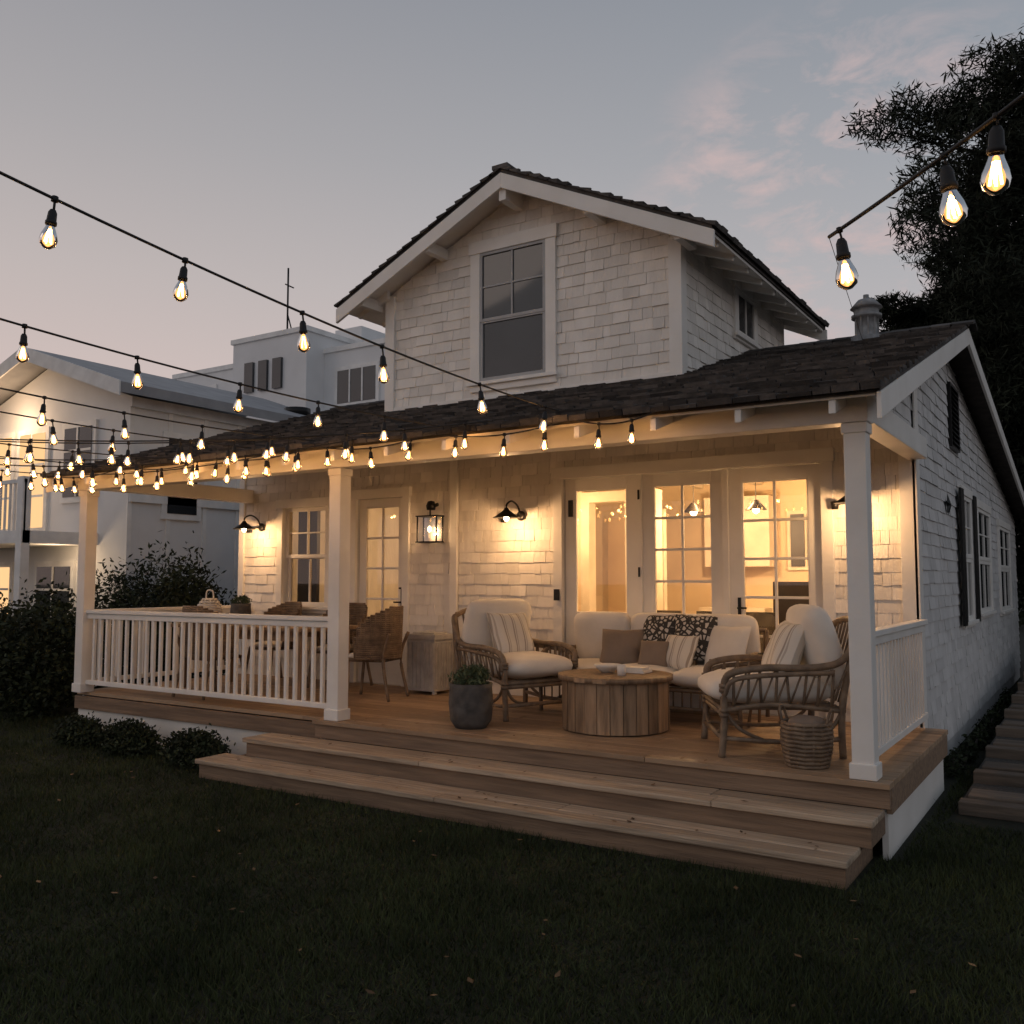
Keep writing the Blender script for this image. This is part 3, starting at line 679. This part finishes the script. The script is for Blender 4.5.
def wicker(loc,ang):
    e=empty('wicker_dining_chair',loc,ang); mb=MB()
    for a in (-1,1):
        mb.tube(smooth_path([(a*.26,-.28,0),(a*.22,-.22,.42)]),.018,7); mb.tube(smooth_path([(a*.25,.30,0),(a*.22,.22,.42),(a*.24,.30,.7)]),.018,7)
    mb.tube([(-.22,-.22,.42),(.22,-.22,.42),(.22,.22,.42),(-.22,.22,.42),(-.22,-.22,.42)],.02,7)
    n=22
    for row in range(26):
        z=.44+row*.0215; pts=[]
        for i in range(n+1):
            a=R(-25)+R(230)*i/n; k=1+.03*row/13
            lim=math.sin(min(max(i/n,0),1)*math.pi)
            if z>.66+.34*lim**.6: 
                if len(pts)>2: mb.tube(pts,.012,5)
                pts=[]; continue
            pts.append((.29*k*math.cos(a),.27*k*math.sin(a)+.02,z))
        if len(pts)>2: mb.tube(pts,.0125,5)
    for i in range(n+1):
        a=R(-25)+R(230)*i/n; lim=math.sin(i/n*math.pi); zt=.66+.33*lim**.6
        mb.tube([(.29*math.cos(a),.27*math.sin(a)+.02,.42),(.31*math.cos(a),.29*math.sin(a)+.02,zt)],.008,4)
    mb.build('wicker_frame',M_rattan,e)
    mb=MB(); mb.cushion((0,0,.46),(.46,.46,.09),.4); mb.build('cushion',M_cream,e)
wicker((-5.35,1.35,DZ),R(-75)); wicker((-7.0,.55,DZ),R(180)); wicker((-6.4,1.95,DZ),R(5)); wicker((-7.5,1.95,DZ),R(-5))
e=empty('dining_table',(-6.95,1.25,DZ)); mb=MB()
for i in range(7): mb.bx(-1.1,1.1,-.45+i*.129,-.325+i*.129,.71,.75)
for a in (-1,1):
    for b in (-1,1): mb.bx(a*.95-.045,a*.95+.045,b*.34-.045,b*.34+.045,0,.709)
mb.bx(-.95,.95,-.36,-.33,.6,.705); mb.bx(-.95,.95,.33,.36,.6,.705)
mb.build('table_boards',M_table,e,bevel=.004)
planter((-7.35,1.25,DZ+.752),.66,'table_plant')
e=empty('woven_lantern',(-7.85,1.2,DZ+.752)); mb=MB()
for k in range(9):
    z=k*.035; r=.12*math.sin(math.pi*(k+1.5)/11)+.03; mb.tube([(r*math.cos(a*.4488),r*math.sin(a*.4488),z) for a in range(15)],.014,5)
for a in range(10): mb.tube([((.12*math.sin(math.pi*(k+1.5)/11)+.03)*math.cos(a*.628),(.12*math.sin(math.pi*(k+1.5)/11)+.03)*math.sin(a*.628),k*.035) for k in range(9)],.008,4)
mb.tube(smooth_path([(-.07,0,.28),(-.05,0,.38),(.05,0,.38),(.07,0,.28)]),.010,5)
mb.build('weave',M_cream,e)
e=empty('side_table',(-1.22,1.75,DZ)); mb=MB(); mb.lathe([(0,.50),(.19,.50),(.19,.53),(0,.53)],(0,0,0),22)
for k in range(3): a=k*2.09; mb.tube([(.06*math.cos(a),.06*math.sin(a),.5),(.17*math.cos(a),.17*math.sin(a),0)],.014,6)
mb.build('table',M_table,e); mb=MB(); mb.lathe([(0,0),(.04,0),(.045,.1),(.038,.1),(.034,.01),(0,.01)],(0.02,-.03,.531),16); mb.tube(smooth_path([(.06,-.03,.61),(.09,-.03,.60),(.09,-.03,.56),(.06,-.03,.55)]),.007,6); mb.build('mug',M_dark,e)
e=empty('woven_basket',(-.42,.18,DZ)); mb=MB()
for k in range(11):
    z=.01+k*.028; r=.135+.03*math.sin(k/10*2.2); mb.tube([(r*math.cos(a*math.pi/9),r*math.sin(a*math.pi/9),z+.004*(a%2)) for a in range(19)],.015,5)
for a in range(18): mb.tube([((.137+.03*math.sin(k/10*2.2))*math.cos(a*math.pi/9),(.137+.03*math.sin(k/10*2.2))*math.sin(a*math.pi/9),.01+k*.028) for k in range(11)],.009,4)
for s in (-1,1): mb.tube(smooth_path([(s*.15,-.06,.3),(s*.17,-.04,.38),(s*.17,.04,.38),(s*.15,.06,.3)]),.01,6)
mb.lathe([(0,.01),(.12,.01),(.12,.03),(0,.03)],(0,0,0),14)
mb.build('weave',M_rattan,e); mb=MB(); mb.cushion((0,0,.28),(.24,.24,.12),.7); mb.build('folded_blanket',M_brownf,e)

# ================================================================= GROUND
mb=MB()
mb.quad([(-300,-300,0),(300,-300,0),(300,400,0),(-300,400,0)]); mb.build('ground',M_ground)
n=330000
pts=np.stack([rng.uniform(-15,6,n*3),rng.uniform(-5.2,3.5,n*3)],1)
cam=np.array([1.355,-6.324]); F=np.array([-.54,.8415]); Rr=np.array([.8415,.54])
rel=pts-cam; D=rel@F; lat=rel@Rr
keep=(D>2.2)&(np.abs(lat)<.85*D+.5)&(rng.uniform(size=len(D))<np.clip((5/D)**1.3,0,1))
x,y=pts[:,0],pts[:,1]
inside=((x>-5.62)&(x<.07)&(y>-.77))|((x>-8.7)&(x<.18)&(y>-.0))|((x>.30)&(y>1.2))|((x<-9.2)&(y>1.0))
pts=pts[keep&~inside][:n]; m=len(pts)
nz_=np.sin(pts[:,0]*3.1+np.sin(pts[:,1]*2.3))*np.cos(pts[:,1]*2.7)+.6*np.sin(pts[:,0]*9+pts[:,1]*7)*np.sin(pts[:,1]*8-pts[:,0]*5)
hgt=rng.uniform(.025,.06,m)*(1+.32*nz_); ang=rng.uniform(0,2*math.pi,m); wd=rng.uniform(.0022,.0045,m)
dx=np.cos(ang)*wd; dy=np.sin(ang)*wd; lean=rng.normal(size=(m,2))*.024
v=np.zeros((m,3,3)); v[:,0,0]=pts[:,0]-dx; v[:,0,1]=pts[:,1]-dy; v[:,1,0]=pts[:,0]+dx; v[:,1,1]=pts[:,1]+dy
v[:,2,:2]=pts+lean; v[:,2,2]=hgt
fastmesh('lawn_grass',v.reshape(-1,3),m,3,M_grass)
# a scatter of dry leaves on steps, deck edge and grass
L_=[]
for _ in range(26): L_.append((random.uniform(-5.4,0),random.uniform(-.72,-.48),.176))
for _ in range(14): L_.append((random.uniform(-5.2,0),random.uniform(-.38,-.15),.342))
for _ in range(12): L_.append((random.uniform(-4.5,0),random.uniform(-.08,.3),.508))
for _ in range(60): L_.append((random.uniform(-9,2),random.uniform(-3.5,-.9),.05))
c=np.array(L_); d=rng.normal(size=(len(c),3)); d[:,2]*=.12; d/=np.linalg.norm(d,axis=1)[:,None]; e2=np.cross(d,[0,0,1]); e2/=np.linalg.norm(e2,axis=1)[:,None]
sz=rng.uniform(.03,.06,(len(c),1)); v=np.stack([c-d*sz*.5,c+e2*sz*.25,c+d*sz*.5,c-e2*sz*.25],1); v[:,:,2]=np.maximum(v[:,:,2],c[:,2:3]-.003)
fastmesh('fallen_leaves',v.reshape(-1,3),len(c),4,M_dry)
e=empty('garden_path'); mb=MB()
for i in range(11):
    ya=1.5+i*.95; z=.10+i*.06
    mb.bx(.34,2.5,ya,ya+.16,0,z,0); mb.bx(.34,2.5,ya+.165,ya+.945,0,z-.03,1)
    mb.bx(.38,2.4,ya+.24,ya+.52,z-.03,z+.008,0)
mb.build('steps',[M_path,M_gravel],e,bevel=.008)
for (x,y,r) in ((-8.0,-.35,.24),(-7.1,-.38,.26),(-6.05,-.40,.26)):
    shrub('low_shrub',[((x,y,r*.55),(r*1.3,r*.9,r*.75)),((x+.2,y,r*.4),(r*.8,r*.7,r*.6)),((x-.22,y+.05,r*.5),(r*.7,r*.6,r*.6))],3500,.05)
cl=[]
for i in range(26):
    cx=-9.7-rng.uniform(0,5.5); cy=.6+rng.uniform(-.5,1.6); h=rng.uniform(.9,1.55); cl.append(((cx,cy,h*.55),(rng.uniform(.5,.8),rng.uniform(.45,.7),h*.55)))
shrub('garden_hedge',cl,46000,.085)
cl=[]
for i in range(14):
    cx=-10.6+rng.uniform(-1.4,1.2); cy=3.2+rng.uniform(-.7,1.0); h=rng.uniform(1.5,2.2); cl.append(((cx,cy,h*.55),(rng.uniform(.4,.7),rng.uniform(.4,.6),h*.5)))
shrub('tall_bush',cl,24000,.10,asp=.35)
cl=[((.13+rng.uniform(-.03,.05),y,.10),(.09,.2,.13)) for y in np.arange(3.0,9,.8)]
shrub('border_plants',cl,2500,.05)
cl=[((3.4+rng.uniform(-.4,.5),y,1.2),(.6,.8,1.3)) for y in np.arange(9,22,1.0)]
shrub('side_hedge',cl,20000,.12)
cl=[((x,34+rng.uniform(-3,3),2.5),(rng.uniform(2,3.5),2,rng.uniform(2.2,4.2))) for x in np.arange(-70,40,3.2)]
shrub('distant_tree_line',cl,60000,.38)
def pine(loc,H,Rm,n,lean=0):
    e=empty('pine_tree',loc); mb=MB()
    mb.tube(smooth_path([(0,0,-.1),(.1,.05,H*.3),(-.1+lean*.5,.1,H*.6),(lean,0,H*.97)]),[.26-.24*i/18 for i in range(19)],9)
    P=[]
    nl=int(46*H/10)
    for i in range(nl):
        t=.2+.8*i/nl; z=H*t; a=i*2.4+rng.uniform(-.5,.5)
        prof=Rm*(math.sin(math.pi*min(1,(1-t)*1.15+.12))**.7)*rng.uniform(.55,1.15)
        ex_=lean*t+prof*math.cos(a); ey=prof*math.sin(a); ez=z+prof*rng.uniform(.05,.35)
        path=smooth_path([(lean*t*.8,0,z-.2),(lean*t+.5*(ex_-lean*t),ey*.5,z+.02),(ex_,ey,ez)],4)
        mb.tube(path,[.07*(1-.85*k/8) for k in range(9)],5)
        for k in range(9):
            s=.2+.8*k/8; q=np.array([lean*t+(ex_-lean*t)*s,ey*s,z-.1+(ez-z+.1)*s]); q+=rng.normal(size=3)*.22*Rm/3
            P.append((tuple(q),(rng.uniform(.32,.62)*Rm/3,rng.uniform(.32,.62)*Rm/3,rng.uniform(.2,.38)*Rm/3)))
    mb.build('trunk_and_limbs',M_bark,e)
    pts=blob(P,n); leaves_np(pts,.20,.16,'needles',M_pine,e,up=.5)
pine((1.2,14.6,0),11.6,3.9,230000,-.3)
pine((-1.5,14.8,0),7.7,2.1,80000)
pine((.3,16.5,0),9.6,3.1,80000)
pine((4.6,17,0),12.5,4.0,50000)

# ================================================================= NEIGHBOUR
nb=empty('neighbour_house'); mb=MB()
WX0,WX1,WY=-16.9,-12.1,3.0; AX=-14.5
mb.M=Matrix.Translation((0,WY,0)); mb.prism([(WX0,0),(WX1,0),(WX1,4.8),(AX,5.6),(WX0,4.8)],0,.2,0); mb.M=Matrix.Identity(4)
mb.bx(WX0,WX1,WY+.201,11,0,4.8,0); 
mb.bx(-30,WX0-.001,4.2,11,0,4.2,0)
for s in (1,-1):
    mb.hexa([(AX,WY-.5,5.68),(AX+s*2.8,WY-.5,4.75),(AX+s*2.8,8,4.75),(AX,8,5.68),(AX,WY-.5,5.85),(AX+s*2.8,WY-.5,4.92),(AX+s*2.8,8,4.92),(AX,8,5.85)],2)
    mb.hexa([(AX,WY-.53,5.62),(AX+s*2.82,WY-.53,4.69),(AX+s*2.82,WY-.501,4.69),(AX,WY-.501,5.62),(AX,WY-.53,5.86),(AX+s*2.82,WY-.53,4.93),(AX+s*2.82,WY-.501,4.93),(AX,WY-.501,5.86)],1)
mb.bx(-20.3,-17.2,10,15,0,7.35,0); mb.bx(-17.199,-14.6,9.4,15,0,7.75,0); mb.bx(-14.599,-12.5,10,15,0,7.3,0); mb.bx(-15.2,-14.3,11,13,7.3,8.2,0)
for (a,b,yy,z) in ((-20.35,-17.15,9.95,7.35),(-17.25,-14.55,9.35,7.75),(-14.65,-12.45,9.95,7.3)): mb.bx(a,b,yy,15.05,z,z+.12,1)
for y in np.arange(3.0,9,.75): mb.bx(WX1,WX1+.025,y-.04,y+.04,.0,4.75,1)
mb.bx(WX1,WX1+.06,WY-.02,9,3.05,3.2,1); mb.bx(WX1,WX1+.08,2.95,9,4.62,4.79,1)
mb.bx(-17.6,-12.9,1.7,2.999,2.35,2.55,1)
mb.bx(-17.6,-12.9,1.7,1.75,3.3,3.36,1)
for x in np.arange(-17.55,-12.9,.14): mb.bx(x,x+.03,1.71,1.74,2.55,3.3,1)
for x in (-17.5,-15.2,-12.98): mb.bx(x-.08,x+.08,1.68,1.82,0,3.4,1)
def nwin(x0,x1,z0,z1,y,mi,cols=2,rows=3):
    mb.bx(x0-.1,x1+.1,y-.05,y-.0,z0-.1,z1+.1,1); mb.bx(x0,x1,y-.06,y-.051,z0,z1,mi)
    for i in range(1,cols): x=x0+(x1-x0)*i/cols; mb.bx(x-.02,x+.02,y-.075,y-.061,z0,z1,1)
    for i in range(1,rows): z=z0+(z1-z0)*i/rows; mb.bx(x0,x1,y-.073,y-.0615,z-.02,z+.02,1)
nwin(-16.6,-15.6,2.7,4.4,WY,4); nwin(-15.3,-14.5,2.7,4.4,WY,4); nwin(-13.9,-13.1,3.2,4.4,WY,3); nwin(-16.4,-15.5,.8,2.0,WY,4); nwin(-14.6,-13.6,.8,2.0,WY,3)
for k in range(3): mb.bx(-16.7+k*.5,-16.4+k*.5,9.33,9.399,6.45,7.2,3)
nwin(-14.1,-12.9,6.0,6.8,10,3,3,1); nwin(-19.6,-18.6,6.1,6.9,10,3,2,1)
mb.M=Matrix.Translation((WX1,0,0))@Matrix.Rotation(R(90),4,'Z'); nwin(3.7,4.3,2.9,4.2,0,3,1,2); nwin(6.2,7.0,.9,2.1,0,3,2,2); mb.M=Matrix.Identity(4)
mb.lathe([(0,0),(.22,0),(.22,.5),(.3,.52),(.3,.7),(0,.72)],(-15.9,8.6,4.9),14,5); mb.lathe([(0,0),(.2,0),(.2,.35),(.27,.36),(.27,.5),(0,.52)],(-12.6,7.2,4.8),14,5)
mb.tube([(-15.9,10,7.8),(-15.9,10,9.7)],.025,5,5); mb.tube([(-16.0,10,9.3),(-15.7,10,9.15)],.018,5,5); mb.tube([(-15.9,10,8.5),(-15.65,10,7.8)],.018,5,5)
mb.build('house_body',[M_nb,M_nb2,M_nroof,M_darkglass,M_lit,M_dark],nb)
plight('porch_lamp',(-15.2,2.4,4.55),38,nb,.08,(1,.66,.38)); plight('balcony_lamp',(-13.2,2.4,2.1),12,nb,.08,(1,.7,.42))

# ================================================================= WORLD / SUN / CAMERA
w=bpy.data.worlds.new('World'); scene.world=w; w.use_nodes=True; nt=w.node_tree; N=nt.nodes; L=nt.links
bg=N['Background']; tc=N.new('ShaderNodeTexCoord'); sp=N.new('ShaderNodeSeparateXYZ'); L.new(tc.outputs['Generated'],sp.inputs[0])
cr=N.new('ShaderNodeValToRGB'); E=cr.color_ramp.elements
E[0].position=0; E[0].color=(.72,.56,.51,1); E[1].position=1; E[1].color=(.20,.215,.26,1)
for p,c in ((.17,(.66,.56,.535)),(.30,(.54,.50,.495)),(.42,(.42,.415,.43)),(.58,(.295,.31,.345))):
    k=E.new(p); k.color=(*c,1)
L.new(sp.outputs['Z'],cr.inputs[0])
mp=N.new('ShaderNodeMapping'); mp.inputs['Scale'].default_value=(3.2,3.2,8); L.new(tc.outputs['Generated'],mp.inputs[0])
nz=N.new('ShaderNodeTexNoise'); nz.inputs['Scale'].default_value=3.6; nz.inputs['Detail'].default_value=8; nz.inputs['Roughness'].default_value=.62; nz.inputs['Distortion'].default_value=.4; L.new(mp.outputs[0],nz.inputs['Vector'])
c2=N.new('ShaderNodeMapRange'); c2.inputs['From Min'].default_value=.46; c2.inputs['From Max'].default_value=.66; L.new(nz.outputs['Fac'],c2.inputs[0])
dv=N.new('ShaderNodeVectorMath'); dv.operation='DOT_PRODUCT'; dd=Vector((-.19,.909,.315)).normalized(); dv.inputs[1].default_value=dd; L.new(tc.outputs['Generated'],dv.inputs[0])
m1=N.new('ShaderNodeMapRange'); m1.inputs['From Min'].default_value=.968; m1.inputs['From Max'].default_value=.992; m1.interpolation_type='SMOOTHSTEP'; L.new(dv.outputs['Value'],m1.inputs[0])
mm=N.new('ShaderNodeMath'); mm.operation='MULTIPLY'; L.new(c2.outputs[0],mm.inputs[0]); L.new(m1.outputs[0],mm.inputs[1])
mm2=N.new('ShaderNodeMath'); mm2.operation='MULTIPLY'; mm2.inputs[1].default_value=.7; L.new(mm.outputs[0],mm2.inputs[0])
mx=N.new('ShaderNodeMix'); mx.data_type='RGBA'; mx.inputs['B'].default_value=(.76,.54,.50,1)
L.new(mm2.outputs[0],mx.inputs['Factor']); L.new(cr.outputs[0],mx.inputs['A'])
mr=N.new('ShaderNodeMapRange'); mr.inputs['From Min'].default_value=-.9; mr.inputs['From Max'].default_value=.1; L.new(sp.outputs['X'],mr.inputs[0])
tn=N.new('ShaderNodeMix'); tn.data_type='RGBA'; tn.inputs['A'].default_value=(1.04,.99,.97,1); tn.inputs['B'].default_value=(.80,.89,.96,1); L.new(mr.outputs[0],tn.inputs['Factor'])
ml=N.new('ShaderNodeMix'); ml.data_type='RGBA'; ml.blend_type='MULTIPLY'; ml.inputs['Factor'].default_value=1
L.new(mx.outputs['Result'],ml.inputs['A']); L.new(tn.outputs['Result'],ml.inputs['B']); L.new(ml.outputs['Result'],bg.inputs['Color'])
bg.inputs['Strength'].default_value=.95
sl_=bpy.data.lights.new('sun','SUN'); sl_.energy=.12; sl_.angle=R(25); sl_.color=(1,.78,.64); so=bpy.data.objects.new('sun',sl_); link(so); so.rotation_euler=(R(62),0,R(-40))

cd=bpy.data.cameras.new('camera'); co=bpy.data.objects.new('camera',cd); link(co)
co.location=(1.355,-6.324,1.77); co.rotation_euler=(R(90+4.2),0,R(32.7)); cd.lens=32.5; cd.sensor_width=36; cd.clip_end=2000; cd.clip_start=.05
scene.camera=co
scene.view_settings.view_transform='Standard'; scene.view_settings.look='None'; scene.view_settings.exposure=0
